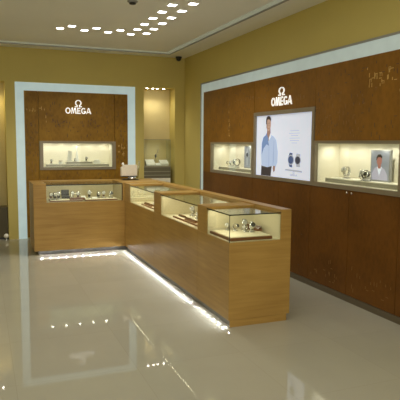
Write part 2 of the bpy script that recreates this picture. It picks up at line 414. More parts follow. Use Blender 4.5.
def omega_sym():
    L = []; n = 24
    o, i = arc_poly(.5, .60, .46, .44, .17, .13, math.radians(-62), math.radians(242), n)
    for k in range(n): L.append([o[k], o[k+1], i[k+1], i[k]])
    L.append([(.0, 0), (.40, 0), (.40, .15), (.0, .15)]); L.append([(.60, 0), (1., 0), (1., .15), (.60, .15)])
    L.append([(.26, .13), (.40, .13), (.42, .30), (.28, .28)]); L.append([(.60, .13), (.74, .13), (.72, .28), (.58, .30)])
    return L
LET, LW = letters(); SYM = omega_sym()
def logo(plane, u_left, width, z0, h, symw, symz, symh, sgn, f, depth, parent, mats):
    def mk(polys, sx, sz, ou, oz, wid):
        mb = MB()
        for p in polys:
            q = [(ou + sgn*x*sx, oz + z*sz) for x, z in p]
            mb.prism(q, plane, f, f-depth)
        return mb
    mk(LET, width/LW, h, u_left, z0, 0).build('lettering', mats, parent)
    cu = u_left + sgn*(width/2 - symw/2)
    mk(SYM, symw, symh, cu, symz, 0).build('emblem', mats, parent)
t = thing('wall_sign', (-1.862, -PT, 2.02), 'white raised OMEGA lettering and emblem on the back wall panel', 'sign', 'white raised logo signs')
logo('y', -2.072, .42, 2.022, .098, .115, 2.130, .112, 1, -PT-.001, .006, t, M['logo'])
t = thing('wall_sign', (-PT, -3.36, 2.01), 'white raised OMEGA lettering and emblem above the portrait lightbox on the right wall', 'sign', 'white raised logo signs')
logo('x', -3.183, .485, 2.012, .102, .150, 2.127, .096, -1, -PT-.001, .006, t, M['logo'])

# ------------------------------------------------------------------ wall display cases
def area(name, loc, rot, sx, sy, power, col=(1, .86, .6), spread=None):
    l = bpy.data.lights.new(name, 'AREA'); l.shape = 'RECTANGLE'; l.size = sx; l.size_y = sy; l.energy = power; l.color = col
    if spread: l.spread = spread
    o = bpy.data.objects.new(name, l); o.location = loc; o.rotation_euler = rot; C.objects.link(o); return o
def spotlamp(loc, power, ang=100, col=(1, .85, .55), rot=(0, 0, 0), r=.03):
    l = bpy.data.lights.new('spot_lamp', 'SPOT'); l.energy = power; l.spot_size = math.radians(ang); l.spot_blend = .8; l.color = col; l.shadow_soft_size = r
    o = bpy.data.objects.new('spot_lamp', l); o.location = loc; o.rotation_euler = rot; C.objects.link(o); return o
def back_case():
    x0, x1, z0, z1 = BC; t = thing('wall_display_case', ((x0+x1)/2, -.03, z0), 'cream lit display case in the back wall panel, behind the short counter', 'display case', 'lit wall display cases')
    fo = .05; f = -.045
    mb = MB()
    for a, b, c, d in holes(x0-fo, x1+fo, 1.110, 1.577, [(x0+.006, x1-.006, 1.152, 1.540)]): mb.box(a, b, f, -.0005, c, d)
    mb.build('frame', M['frame'], t)
    e = .008; D = .26
    mb = MB(); mb.box(x0+.001, x0+e, 0, D, z0+.001, z1-.001); mb.box(x1-e, x1-.001, 0, D, z0+.001, z1-.001); mb.box(x0+.001, x1-.001, D-e, D, z0+.001, z1-.001)
    mb.box(x0+.001, x1-.001, 0, D, z0+.001, z0+e); mb.box(x0+.001, x1-.001, 0, D, z1-e, z1-.001)
    mb.build('lining', M['creamw'], t)
    mb = MB(); mb.box(-2.385, -1.345, .055, .24, z0+e+.001, 1.198, 0, bev=.003); mb.box(-2.385, -1.345, .052, .056, z0+e+.004, 1.192, 1); mb.build('ledge', [M['ledge'], M['ledge_shade']], t)  # thin front strip carries the painted shade
    mb = MB(); mb.box(-2.06, -1.62, .075, .22, 1.199, 1.238, 0, bev=.003); mb.box(-2.055, -1.625, .072, .076, 1.202, 1.232, 1); mb.build('riser', [M['ledge'], M['ledge_shade']], t)  # riser front shade painted the same way
    for k in range(5):
        x = -2.33 + k*.23
        MB().lathe((x, .10, z1-e-.001), [(.015, 0), (.016, -.003), (.011, -.004)], 16).build('spotlight', M['spot'], t)
        spotlamp((x, .125, z1-.018), 1.35, 160, (1, .93, .78), rot=(math.radians(8), 0, 0), r=.006)
    MB().box(x0+.004, x1-.004, -.012, -.006, z0+.004, z1-.004).build('glass_pane', M['glass'], t)
def right_case(y0, y1, label, power, led0, led1, w0, w1, up=0):
    # y0 far edge, y1 near edge
    z0, z1 = 1.148, 1.574+up
    t = thing('wall_display_case', (-.03, (y0+y1)/2, z0), label, 'display case', 'lit wall display cases')
    f = -.038
    mb = MB()
    for a, b, c, d in holes(y1-w1, y0+w0, 1.110, 1.577+up, [(y1+.004, y0-.004, 1.154, 1.549+up)]): mb.box(f, -.0005, a, b, c, d)
    mb.build('frame', M['frame'], t)
    e = .008; D = .28
    mb = MB(); mb.box(0, D, y1+.001, y1+e, z0+.001, z1-.001); mb.box(0, D, y0-e, y0-.001, z0+.001, z1-.001); mb.box(D-e, D, y1+.001, y0-.001, z0+.001, z1-.001)
    mb.box(0, D, y1+.001, y0-.001, z0+.001, z0+e); mb.box(0, D, y1+.001, y0-.001, z1-e, z1-.001)
    mb.build('lining', M['creamw'], t)
    mb = MB(); mb.box(.05, .25, led1, led0, z0+e+.001, 1.205, 0, bev=.003); mb.box(.047, .051, led1, led0, z0+e+.006, 1.196, 1); mb.build('ledge', [M['ledge'], M['ledge_shade']], t)  # front strip holds the ledge's painted shade
    for k in range(5):
        y = y0-.13 - k*(y0-y1-.26)/4
        MB().lathe((.10, y, z1-e-.001), [(.015, 0), (.016, -.003), (.011, -.004)], 16).build('spotlight', M['spot'], t)
        spotlamp((.125, y, z1-.018), power/5, 160, (1, .95, .84), rot=(0, math.radians(-8), 0), r=.006)
    MB().box(-.012, -.006, y1+.004, y0-.004, z0+.004, z1-.004).build('glass_pane', M['glass'], t)
back_case()
right_case(-1.325, -2.680, 'small cream lit display case in the right wall, left of the portrait lightbox', 10, -1.42, -2.62, .045, .045)
right_case(-4.165, -5.445, 'large cream lit display case in the right wall, at the right edge of the photo', 10.5, -4.25, -5.41, .025, .085, .015)

# ------------------------------------------------------------------ watches, stands, trays (prototypes built at the origin)
def make_watch(strap, dial, name='wristwatch'):
    """strap closed into an upright loop on its own C-shaped holder, face looking toward -Y; rests on z=0"""
    t = thing(name, (0, 0, 0), 'x', 'watch')
    R = .026; cz = .045; tilt = math.radians(20)
    def rot(p):
        y, z = p[1], p[2]-cz
        return (p[0], y*math.cos(tilt)+z*math.sin(tilt), cz + -y*math.sin(tilt)+z*math.cos(tilt))
    # strap: flat band round a horizontal x axis... seen three-quarter
    mb = MB(); n = 28; w = .010; th = .003
    vs = []
    for i in range(n):
        a = 2*PI*i/n; cy, czz = math.cos(a)*R, math.sin(a)*R*1.12
        ww = w*(1 - .25*abs(math.sin(a/2 + PI/4)))
        for rr, x in ((R, -ww), (R, ww), (R-th, ww), (R-th, -ww)):
            vs.append(rot((x, math.cos(a)*rr, cz+math.sin(a)*rr*1.12)))
    fs = []
    for i in range(n):
        j = (i+1) % n
        for k in range(4): fs.append((i*4+k, j*4+k, j*4+(k+1) % 4, i*4+(k+1) % 4))
    mb.add(vs, fs, 0, True); mb.build('strap', strap, t)
    # case
    mb = MB(); mb.lathe((0, -R-.004, cz), [(.0165, .005), (.019, .001), (.019, -.003), (.016, -.006)], 22, 'y'); mb.box(.018, .023, -R-.006, -R-.001, cz-.002, cz+.002)
    for v in range(len(mb.v)): mb.v[v] = rot(mb.v[v])
    c = mb.build('watch_case', M['steel'], t)
    mb = MB(); mb.lathe((0, -R-.0102, cz), [(.0145, 0), (.0145, -.0008), (.0135, -.0012)], 22, 'y')
    for v in range(len(mb.v)): mb.v[v] = rot(mb.v[v])
    d = mb.build('dial', dial, t)
    mb = MB(); mb.box(-.0007, .0007, -R-.0125, -R-.0118, cz, cz+.010); mb.box(0, .007, -R-.0125, -R-.0118, cz-.0007, cz+.0007)
    for v in range(len(mb.v)): mb.v[v] = rot(mb.v[v])
    mb.build('hands', M['steel'] if dial is M['dialb'] else M['black'], d)
    return t
def make_stand():
    """low round foot with a white cradle; the strap loop stands in it"""
    t = thing('watch_stand', (0, 0, 0), 'x', 'watch stand')
    MB().lathe((0, 0, 0), [(.024, 0), (.024, .003), (.021, .005), (.006, .006)], 20).build('foot', M['steel'], t)
    mb = MB(); mb.prism([(-.012, .0062), (.012, .0062), (.012, .011), (.006, .0095), (-.006, .0095), (-.012, .011)], 'y', -.010, .010); mb.build('cradle', M['white'], t)
    return t
W_bk = make_watch(M['black'], M['dialw']); W_st = make_watch(M['steel'], M['dialb']); W_br = make_watch(M['brown'], M['dialw']); W_sw = make_watch(M['steel'], M['dialw'])
ST = make_stand()
def watch(proto, x, y, z, rz, s, look, where, stand=True):
    if stand: place(ST, (x, y, z), rz, 'low steel watch stand, ' + where, 'watch stands', s)
    z2 = z + (-.0035 if stand else -.0125)*s
    place(proto, (x, y, z2), rz, look + ' ' + where, 'displayed wristwatches', s)
def tray(x0, x1, y0, y1, z, label, h=.032, name='display_tray'):
    t = thing(name, ((x0+x1)/2, (y0+y1)/2, z), label, 'tray', 'watch display trays')
    MB().box(x0, x1, y0, y1, z, z+h*.8, bev=.004).build('tray_base', M['traywood'], t)
    MB().box(x0+.010, x1-.010, y0+.010, y1-.010, z+h*.8-.001, z+h, bev=.003).build('pad', M['pad'], t)
    return z+h
def wedge(cx, cy, z, rz, L, D, h, mat, label, name='display_block', cat='display block', hl=.012):
    """sloping block, low at its front (-Y local)"""
    mb = MB(); mb.prism([(-D/2, 0), (D/2, 0), (D/2, h), (D/2-.01, h), (-D/2, hl)], 'x', -L/2, L/2)
    o = mb.build(name, mat, origin=(0, 0, 0)); o.location = (cx, cy, z); o.rotation_euler = (0, 0, rz)
    return tag(o, label, cat)

# ------------------------------------------------------------------ glass topped counters
ZF = .730
def led_row(t, pts, short=False):
    for x, y in pts:
        a = math.radians(78)
        spotlamp((x, y, .0545), .7 if short else 1.9, 128, (.93, .96, 1), rot=(-a, 0, 0) if short else (0, a, 0), r=.0035)
        MB().lathe((x, y, .0598), [(.0034, 0), (.0034, -.002), (.0026, -.004), (.0012, -.0052)], 10).build('led', M['led'], t)
RAIL = -.967
def counter(y0, y1, yc0, yc1, label, end=False):
    """long run unit from y0 (near) to y1 (far), glass bay from yc0 to yc1"""
    t = thing('display_counter', ((XL+XR)/2, (y0+y1)/2, 0), label, 'counter', 'golden wood display counters')
    y0g = y0 + (0 if end else .0015); y1g = y1-.0015
    MB().box(XL, XR, y0g, y1g, .06, ZF, bev=.0025).build('cabinet', M['wood'], t)
    mb = MB(); mb.box(RAIL, XR, y0g, y1g, ZF+.0005, TOP, bev=.0025); mb.build('back_rail', M['woodtop'] if 0 else M['wood'], t)
    mb = MB()
    if yc1 < y1-.02: mb.box(XL, RAIL-.0005, yc1, y1g, ZF+.0005, TOP-.012, bev=.0025)
    if yc0 > y0+.02: mb.box(XL, RAIL-.0005, y0g, yc0, ZF+.0005, TOP-.012, bev=.0025)
    mb.build('post', M['wood'], t)
    mb = MB(); mb.box(XL+.032, XR-.03, y0+(.0 if not end else .0042), y1, 0, .0595); mb.build('plinth', M['plinth'] , t)
    if end:
        MB().box(XL+.012, XR-.03, y0-.0, y0+.004, 0.0, .0595).build('toe_board', M['wood'], t)
    zg = TOP-.026
    e = .004
    MB().box(XL+.001, RAIL-.0005, yc0+.001, yc1-.001, zg-.006, zg).build('glass_top', M['glass'], t)
    MB().box(XL+.001, XL+.007, yc0+.007, yc1-.001, ZF+.001, zg-.0065).build('glass_front', M['glass'], t)
    if end: MB().box(XL+.001, RAIL-.001, yc0+.001, yc0+.007, ZF+.001, zg-.0065).build('glass_end', M['glass'], t)
    mb = MB(); mb.box(XL-.001, XL+.007, yc0-.001, yc1, zg-.008, zg+.0015)
    if end: mb.box(XL-.001, RAIL, yc0-.001, yc0+.007, zg-.008, zg+.0015); mb.box(XL-.0005, XL+.004, yc0-.0005, yc0+.004, ZF+.001, zg-.008)
    mb.build('glass_edge', M['glassdark'], t)
    mb = MB(); mb.box(XL+.008, RAIL-.001, yc0+.008, yc1-.001, ZF+.0005, ZF+.005); mb.box(RAIL-.006, RAIL-.0007, yc0+(.02 if not end else .008), yc1-.001, ZF+.005, zg-.02)
    mb.box(XL+.008, RAIL-.006, yc1-.006, yc1-.0007, ZF+.005, zg-.02)
    mb.build('lining', M['cream'], t)
    area('counter_lamp', (XL+.016, (yc0+yc1)/2, zg-.012), (0, math.radians(-48), 0), .014, (yc1-yc0)-.1, 1.8*(yc1-yc0), (1, .88, .62))
    return t
LED = []
y = -5.045
while y < YI-.03: LED.append(y); y += .116
tA = counter(YN, -4.345, YN, -4.582, 'near end wooden counter with glass corner showcase', True)
tB = counter(-4.345, -2.92, -4.345, -3.181, 'middle wooden counter of the long run with glass top')
tC = counter(-2.92, YI, -2.92, -1.78, 'far wooden counter of the long run, next to the inner corner')
led_row(tA, [(-1.438, y) for y in LED if y < -4.35]); led_row(tB, [(-1.438, y) for y in LED if -4.34 < y < -2.925]); led_row(tC, [(-1.438, y) for y in LED if y > -2.915])
# short run along the back wall
t = tD = thing('display_counter', (-1.8, (YI+YB)/2, 0), 'wide wooden counter parallel to the back wall with long glass showcase', 'counter', 'golden wood display counters')
MB().box(XLL, XR, YI+.0015, YB, .06, ZF, bev=.0025).build('cabinet', M['wood'], t)
cx0, cx1 = -2.553, -1.487
mb = MB(); mb.box(XLL, XR, YB-.06, YB, ZF+.0005, TOP, bev=.0025); mb.build('back_rail', M['wood'], t)
MB().box(XLL, cx0, YI+.0015, YB-.0605, ZF+.0005, TOP-.004, bev=.0025).build('end_post', M['wood'], t); MB().box(cx1, XR, YI+.0015, YB-.0605, ZF+.0005, TOP-.004, bev=.0025).build('corner_post', M['wood'], t)
MB().box(XLL+.06, XR-.03, YI+.075, YB-.03, 0, .0595).build('plinth', M['plinth'], t)
zg = TOP-.018
MB().box(cx0+.001, cx1-.001, YI+.002, YB-.061, zg-.006, zg).build('glass_top', M['glass'], t)
MB().box(cx0+.001, cx1-.001, YI+.002, YI+.008, ZF+.001, zg-.0065).build('glass_front', M['glass'], t)
mb = MB(); mb.box(cx0, cx1, YI-.0005, YI+.008, zg-.012, zg+.001); mb.box(cx1-.012, cx1, YI-.0005, YI+.006, ZF, zg-.012); mb.build('glass_edge', M['glassdark'], t)
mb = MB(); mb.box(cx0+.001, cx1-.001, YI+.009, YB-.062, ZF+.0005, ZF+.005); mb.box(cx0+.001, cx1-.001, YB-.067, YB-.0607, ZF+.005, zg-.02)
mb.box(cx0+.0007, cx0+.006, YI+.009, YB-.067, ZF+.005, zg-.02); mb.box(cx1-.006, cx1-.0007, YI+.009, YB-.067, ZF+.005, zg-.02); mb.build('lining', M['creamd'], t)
area('counter_lamp', ((cx0+cx1)/2, YI+.016, zg-.016), (math.radians(48), 0, 0), 1.0, .014, .75, (1, .88, .62))
led_row(t, [(x, YI+.045) for x in [-2.62+.112*k for k in range(10)]], True)
# under-counter LED glow as real lamps




# ------------------------------------------------------------------ contents of the glass counters
ZC = ZF+.006
zt_ = tray(-1.435, -1.03, -5.045, -4.60, ZC, 'large cream topped brown tray filling the near end corner showcase')
watch(W_sw, -1.285, -4.66, zt_, -.7, 1.0, 'steel wristwatch with pale dial,', 'leftmost in the near end showcase')
watch(W_st, -1.235, -4.72, zt_, .5, .95, 'steel wristwatch with dark dial,', 'second from left in the near end showcase')
watch(W_bk, -1.135, -4.70, zt_, -.3, 1.45, 'black strapped wristwatch,', 'tallest in the middle of the near end showcase')
watch(W_st, -1.125, -4.83, zt_, -.2, 1.35, 'big steel chronograph wristwatch,', 'front right in the near end showcase')
watch(W_sw, -1.17, -4.80, zt_, -1.1, .9, 'small white dialled wristwatch,', 'just left of the big chronograph in the near showcase')
def plaque(cx, cy, z, rz, L, Wd, tilt, label, mat=M['traywood']):
    t = thing('watch_rest', (cx, cy, z), label, 'watch rest')
    mb = MB(); mb.box(cx-L/2, cx+L/2, cy-Wd/2, cy+Wd/2, z+.001, z+.012, bev=.002)
    o1 = mb.build('base_board', mat, t)
    mb = MB(); mb.prism([(cy-Wd*.35, z+.012), (cy+Wd*.4, z+.012), (cy+Wd*.4, z+.012+tilt), (cy-Wd*.35, z+.017)], 'x', cx-L/2+.008, cx+L/2-.008); mb.build('sloping_top', M['brown'], t)
    t.rotation_euler = (0, 0, rz); return t
plaque(-1.055, -4.72, zt_, math.radians(-70), .19, .055, .03, 'red brown sloping rest at the right side of the near end showcase')
# middle counter
zt_ = tray(-1.40, -1.10, -4.25, -3.45, ZC, 'long cream topped brown tray in the middle counter showcase', .02)
plaque(-1.36, -3.95, zt_, math.radians(90), .30, .06, .022, 'red brown sloping rest behind the front glass of the middle counter')
plaque(-1.34, -3.60, zt_, math.radians(90), .14, .045, .012, 'small dark rest left of the long brown rest in the middle counter', M['dark'])
watch(W_sw, -1.20, -3.56, zt_, -.6, 1.6, 'steel wristwatch with white dial,', 'leftmost in the middle counter showcase')
watch(W_bk, -1.16, -3.74, zt_, -.2, 1.6, 'tall black strapped wristwatch,', 'second from left in the middle counter showcase')
watch(W_st, -1.15, -3.88, zt_, -.2, 1.8, 'steel wristwatch with black dial,', 'third from left in the middle counter showcase')
watch(W_bk, -1.21, -4.06, zt_, -.3, 1.5, 'black strapped wristwatch,', 'rightmost in the middle counter showcase')
watch(W_sw, -1.25, -3.80, zt_, -.3, 1.0, 'small steel wristwatch,', 'front centre of the middle counter showcase')
wedge(-1.24, -3.93, zt_, -.4, .08, .05, .03, M['white'], 'white sloping block among the watches in the middle counter')
# far counter of the long run
zt_ = tray(-1.40, -1.15, -2.86, -2.15, ZC, 'cream topped brown tray in the far counter showcase of the long run', .02)
plaque(-1.36, -2.42, zt_, math.radians(90), .34, .06, .018, 'red brown sloping rest in the far counter of the long run')
wedge(-1.27, -2.45, zt_, -.4, .10, .06, .035, M['white'], 'white sloping block in the far counter of the long run')
watch(W_bk, -1.24, -2.66, zt_, -.3, 1.3, 'black strapped wristwatch,', 'back right in the far counter of the long run')
watch(W_st, -1.30, -2.74, zt_, -.3, 1.0, 'steel wristwatch with black dial,', 'front right in the far counter of the long run')
# short counter
zt_ = tray(-2.50, -2.05, -1.44, -1.22, ZC, 'left cream topped tray in the short counter showcase', .018)
zt_ = tray(-2.02, -1.55, -1.44, -1.22, ZC, 'right cream topped tray in the short counter showcase', .018)
watch(W_br, -2.475, -1.30, zt_, .1, 1.44, 'brown strapped wristwatch,', 'leftmost in the short counter showcase')
watch(W_bk, -2.425, -1.34, zt_, .2, 1.50, 'black strapped wristwatch,', 'second from left in the short counter showcase')
watch(W_bk, -2.365, -1.30, zt_, -.3, 1.62, 'large black strapped wristwatch,', 'third from left in the short counter showcase')
t = thing('presentation_box', (-2.25, -1.20, ZC), 'open black presentation box in the short counter showcase', 'box')
MB().box(-2.31, -2.20, -1.235-.0, -1.14, ZC+.02, ZC+.055, bev=.003).build('box_base', M['dark'], t)
mb = MB(); mb.box(-2.31, -2.20, -1.15, -1.135, ZC+.056, ZC+.14, bev=.003); mb.build('lid', M['dark'], t)
MB().box(-2.30, -2.21, -1.2, -1.155, ZC, ZC+.0195).build('foot', M['dark'], t)
watch(W_sw, -2.175, -1.27, zt_, .1, 1.56, 'white dialled steel wristwatch,', 'right of the black box in the short counter')
watch(W_br, -2.09, -1.28, zt_, -.2, 1.50, 'brown strapped wristwatch,', 'centre of the short counter showcase')
watch(W_bk, -1.93, -1.27, zt_, -.1, 1.69, 'black strapped wristwatch with bright case,', 'right of centre in the short counter showcase')
watch(W_bk, -1.80, -1.28, zt_, .1, 1.38, 'black strapped wristwatch,', 'third from right in the short counter showcase')
watch(W_br, -1.72, -1.27, zt_, -.2, 1.50, 'brown strapped wristwatch,', 'second from right in the short counter showcase')
watch(W_st, -1.62, -1.29, zt_, .1, 1.38, 'steel wristwatch with dark dial,', 'rightmost in the short counter showcase')
plaque(-2.12, -1.40, zt_, 0, .22, .05, .016, 'red brown sloping rest at the front of the short counter showcase')
wedge(-2.02, -1.30, zt_, .0, .06, .05, .04, M['white'], 'small white sloping block in the middle of the short counter showcase')
wedge(-1.87, -1.36, zt_, .0, .07, .05, .025, M['white'], 'low white block right of centre in the short counter showcase')

# ------------------------------------------------------------------ contents of the wall cases
zl = 1.199
watch(W_br, -2.295, .12, zl, 0, 1.15, 'brown strapped wristwatch,', 'leftmost on the ledge of the back wall case')
t = thing('display_cube', (-2.145, .12, zl), 'small grey topped cube left of the white card in the back wall case', 'display block')
MB().box(-2.175, -2.115, .09, .15, zl, zl+.035, bev=.003).build('cube_body', M['white'], t); MB().box(-2.17, -2.12, .095, .145, zl+.0352, zl+.062, bev=.008).build('cushion', M['block'], t)
zr = 1.239
o = MB().prism([(-2.035, zr), (-1.965, zr), (-1.955, zr+.17), (-2.015, zr+.185)], 'y', .115, .125).build('display_card', M['white'], origin=(-1.995, .12, zr)); tag(o, 'tall white card standing left of the pointed display in the back wall case', 'card')
mb = MB(); mb.lathe((-1.87, .14, zr), [(.045, 0), (.045, .008), (.026, .02), (.014, .14), (.004, .27)], 16); o = mb.build('display_cone', M['white'], origin=(-1.87, .14, zr)); tag(o, 'slender white pointed display in the middle of the back wall case', 'display')
watch(W_bk, -1.915, .09, zr, 0, .8, 'black strapped wristwatch,', 'below the white pointed display in the back wall case')
watch(W_bk, -1.72, .12, zr, 0, 1.15, 'black strapped wristwatch,', 'right of the pointed display in the back wall case')
t = thing('display_cube', (-1.54, .12, zl), 'white block with shallow cushion at the right of the back wall case', 'display block')
MB().box(-1.595, -1.485, .08, .16, zl, zl+.05, bev=.004).build('cube_body', M['white'], t); MB().box(-1.58, -1.50, .09, .15, zl+.0502, zl+.068, bev=.008).build('cushion', M['white'], t)
# far right-wall case
zl = 1.206; rr = -PI/2
watch(W_sw, .14, -1.60, zl, rr, 1.2, 'steel wristwatch,', 'leftmost in the small far wall case')
watch(W_br, .12, -1.76, zl, rr, 1.35, 'brown strapped wristwatch,', 'second from left in the small far wall case')
watch(W_bk, .15, -1.86, zl, rr, 1.8, 'tall black strapped wristwatch,', 'centre of the small far wall case')
watch(W_st, .10, -1.965, zl, rr, 1.5, 'dark dialled wristwatch,', 'just left of the grey picture in the small far wall case')
def picture(x, y0, y1, z0, z1, label, thick=.02):
    t = thing('standing_picture', (x, (y0+y1)/2, z0), label, 'picture', 'standing pictures in wall cases')
    MB().box(x, x+thick, y1, y0, z0, z1, bev=.002).build('board', M['greybox'], t)
    MB().box(x-.0012, x-.0001, y1+.012, y0-.012, z0+.012, z1-.012).build('print', A['pbg'], t)
    return t
t = picture(.17, -2.05, -2.25, zl, 1.52, 'grey standing picture at the right end of the small far wall case')
MB().lathe((.1685, -2.15, 1.40), [(.045, 0), (.045, -.0008)], 20, 'x').build('printed_watch_face', A['silver'], t)
MB().lathe((.1675, -2.15, 1.40), [(.032, 0), (.032, -.0006)], 20, 'x').build('printed_watch_dial', A['ink'], t)
mb = MB(); mb.box(.1676, .1684, -2.17, -2.13, 1.25, 1.352); mb.box(.1676, .1684, -2.17, -2.13, 1.448, 1.50); mb.build('printed_strap', A['silver'], t)
# near right-wall case
watch(W_sw, .15, -4.48, zl, rr+.3, 1.75, 'large steel wristwatch on tall loop,', 'alone at the left of the near wall case')
watch(W_bk, .11, -4.82, zl, rr, 1.5, 'black and steel wristwatch,', 'just left of the grey poster in the near wall case')
watch(W_st, .08, -4.90, zl, rr+.3, 1.35, 'steel wristwatch with dark dial,', 'in front of the grey poster in the near wall case')
watch(W_sw, .07, -4.83, zl, rr-.2, .9, 'small steel wristwatch,', 'lowest, below the grey poster corner in the near wall case')
t = picture(.16, -4.835, -5.105, zl, 1.505, 'grey poster of a person in a pale jacket standing in the near wall case', .03)
X = .1585
def fig(polys_mats, base_x, t, step=.0007):
    for k, (nm, poly, mat) in enumerate(polys_mats):
        MB().prism(poly, 'x', base_x - k*step, base_x - (k+.9)*step).build(nm, mat, t)
def ell(cy, cz, ry, rz, n=20, a0=0, a1=2*PI):
    return [(cy+ry*math.cos(a0+(a1-a0)*i/n), cz+rz*math.sin(a0+(a1-a0)*i/n)) for i in range(n)]
fig([('printed_jacket', [(-4.87, zl+.015), (-4.86, 1.28), (-4.90, 1.335), (-4.95, 1.35), (-4.985, 1.35), (-5.04, 1.32), (-5.075, 1.27), (-5.08, zl+.015)], A['jacket']),
     ('printed_shirt', [(-4.93, 1.345), (-4.965, 1.26), (-5.0, 1.345)], A['gloss']),
     ('printed_neck', [(-4.945, 1.33), (-4.985, 1.33), (-4.985, 1.375), (-4.945, 1.375)], A['red']),
     ('printed_face', ell(-4.963, 1.403, .036, .046), A['red']),
     ('printed_hair', [(-4.922, 1.405), (-4.924, 1.44), (-4.945, 1.462), (-4.975, 1.466), (-5.0, 1.45), (-5.004, 1.425), (-4.985, 1.437), (-4.945, 1.437)], A['hair'])], X, t)
o = MB().box(.19, .215, -5.20, -5.13, zl, 1.49, bev=.002).build('upright_board', M['ledge'], origin=(.2, -5.165, zl)); tag(o, 'narrow beige upright board right of the grey poster in the near wall case', 'panel')

# ------------------------------------------------------------------ portrait lightbox
t = thing('advertising_lightbox', (-.03, -3.36, LBz0), 'large backlit portrait advertisement of a man in a pale blue shirt on the right wall', 'lightbox')
mb = MB()
for a, b, c, d in holes(-4.137, -2.730, LBz0, LBz1, [(-4.090, -2.772, 1.152, 1.910)]): mb.box(-.038, -.0005, a, b, c, d)
mb.build('frame', M['frame'], t)
MB().box(-.012, -.002, -4.089, -2.773, 1.153, 1.909).build('image_panel', A['gloss'] if 0 else M['adbg'], t)
X0 = -.0122
fig([('printed_trousers', [(-2.885, 1.155), (-2.895, 1.29), (-3.165, 1.29), (-3.14, 1.155)], A['trouser']),
     ('printed_shirt', [(-2.90, 1.275), (-2.885, 1.40), (-2.895, 1.56), (-2.935, 1.64), (-3.01, 1.672), (-3.11, 1.672), (-3.20, 1.645), (-3.265, 1.60), (-3.305, 1.46), (-3.30, 1.33), (-3.255, 1.27), (-3.21, 1.27), (-3.185, 1.285), (-3.05, 1.262)], A['shirt']),
     ('printed_shoulder_shadow', [(-2.90, 1.42), (-2.90, 1.56), (-2.94, 1.635), (-3.01, 1.668), (-3.06, 1.60), (-3.09, 1.53), (-3.02, 1.55), (-2.95, 1.50)], A['shirt2']),
     ('printed_arm_fold', [(-3.205, 1.60), (-3.215, 1.60), (-3.215, 1.34), (-3.195, 1.29), (-3.19, 1.34)], A['fold']),
     ('printed_front_fold', [(-3.085, 1.53), (-3.095, 1.53), (-3.10, 1.28), (-3.085, 1.28)], A['fold']),
     ('printed_hand', [(-3.205, 1.285), (-3.255, 1.285), (-3.25, 1.235), (-3.225, 1.205), (-3.205, 1.225), (-3.195, 1.255)], A['skin2']),
     ('printed_neck', [(-3.03, 1.67), (-3.075, 1.59), (-3.125, 1.665), (-3.12, 1.75), (-3.04, 1.75)], A['skin2']),
     ('printed_collar', [(-3.02, 1.69), (-3.005, 1.655), (-3.06, 1.60), (-3.075, 1.62)], A['shirt2']),
     ('printed_collar', [(-3.125, 1.685), (-3.145, 1.65), (-3.095, 1.60), (-3.085, 1.62)], A['gloss']),
     ('printed_face', [(-3.028, 1.80)] + ell(-3.078, 1.795, .055, .082, 22, PI*.1, PI*1.9), A['skin']),
     ('printed_face_shade', [(-3.022, 1.845), (-3.022, 1.76), (-3.045, 1.72), (-3.05, 1.78), (-3.045, 1.84)], A['skin2']),
     ('printed_hair', [(-3.012, 1.80), (-3.008, 1.845), (-3.025, 1.885), (-3.065, 1.902), (-3.11, 1.895), (-3.138, 1.862), (-3.136, 1.825), (-3.12, 1.85), (-3.06, 1.862), (-3.035, 1.84), (-3.03, 1.80)], A['hair'])], X0, t)
mb = MB(); xf = X0-.0095
for cy in (-3.070, -3.108): mb.prism(ell(cy, 1.812, .008, .005, 10), 'x', xf, xf-.0005)
mb.build('printed_eyes', A['eye'], t)
mb = MB(); mb.prism([(-3.088, 1.81), (-3.102, 1.775), (-3.084, 1.772)], 'x', xf, xf-.0005); mb.build('printed_nose', A['skin2'], t)
mb = MB(); mb.prism(ell(-3.09, 1.748, .018, .005, 12), 'x', xf, xf-.0005); mb.build('printed_mouth', A['lips'], t)
# printed pair of watches and copy lines
def pw(cy, cz, ry, rz, nm, dial):
    MB().prism(ell(cy, cz, ry, rz, 24), 'x', X0, X0-.001).build(nm + '_watch', A['silver'], t)
    MB().prism(ell(cy, cz, ry*.78, rz*.78, 24), 'x', X0-.0012, X0-.002).build(nm + '_dial', dial, t)
def strap(poly, m): MB().prism([(a-.037, b) for a, b in poly], 'x', X0, X0-.0008).build('printed_strap', m, t)
strap([(-3.52, 1.41), (-3.55, 1.455), (-3.61, 1.45), (-3.60, 1.40)], A['navy']); strap([(-3.52, 1.34), (-3.55, 1.29), (-3.61, 1.285), (-3.60, 1.34)], A['navy'])
strap([(-3.68, 1.41), (-3.70, 1.45), (-3.78, 1.44), (-3.77, 1.40)], A['silver']); strap([(-3.68, 1.34), (-3.70, 1.295), (-3.78, 1.295), (-3.77, 1.34)], A['silver'])
pw(-3.612, 1.372, .070, .060, 'printed_blue', A['navy']); pw(-3.762, 1.372, .066, .056, 'printed_dark', A['ink'])
MB().prism([(-3.50, 1.262), (-3.85, 1.255), (-3.86, 1.235), (-3.48, 1.244)], 'x', X0, X0-.0006).build('printed_shadow_strip', A['silver'], t)
mb = MB()
for k, w in enumerate((.20, .24, .16, .22, .20, .12)): mb.box(X0-.0006, X0, -3.66-w/2-.02, -3.66+w/2-.02, 1.705-.028*k, 1.711-.028*k)
mb.build('printed_copy_lines', A['text'], t)
def smalllogo():
    mb = MB(); s = .16/LW
    for p in LET: mb.prism([(-3.60 - x*s, 1.185 + z*.024) for x, z in p], 'x', X0, X0-.0006)
    mb.build('printed_lettering', A['silver'], t)
    mb = MB()
    for p in SYM: mb.prism([(-3.66 - x*.04, 1.213 + z*.026) for x, z in p], 'x', X0, X0-.0006)
    mb.build('printed_emblem', A['silver'], t)
smalllogo()
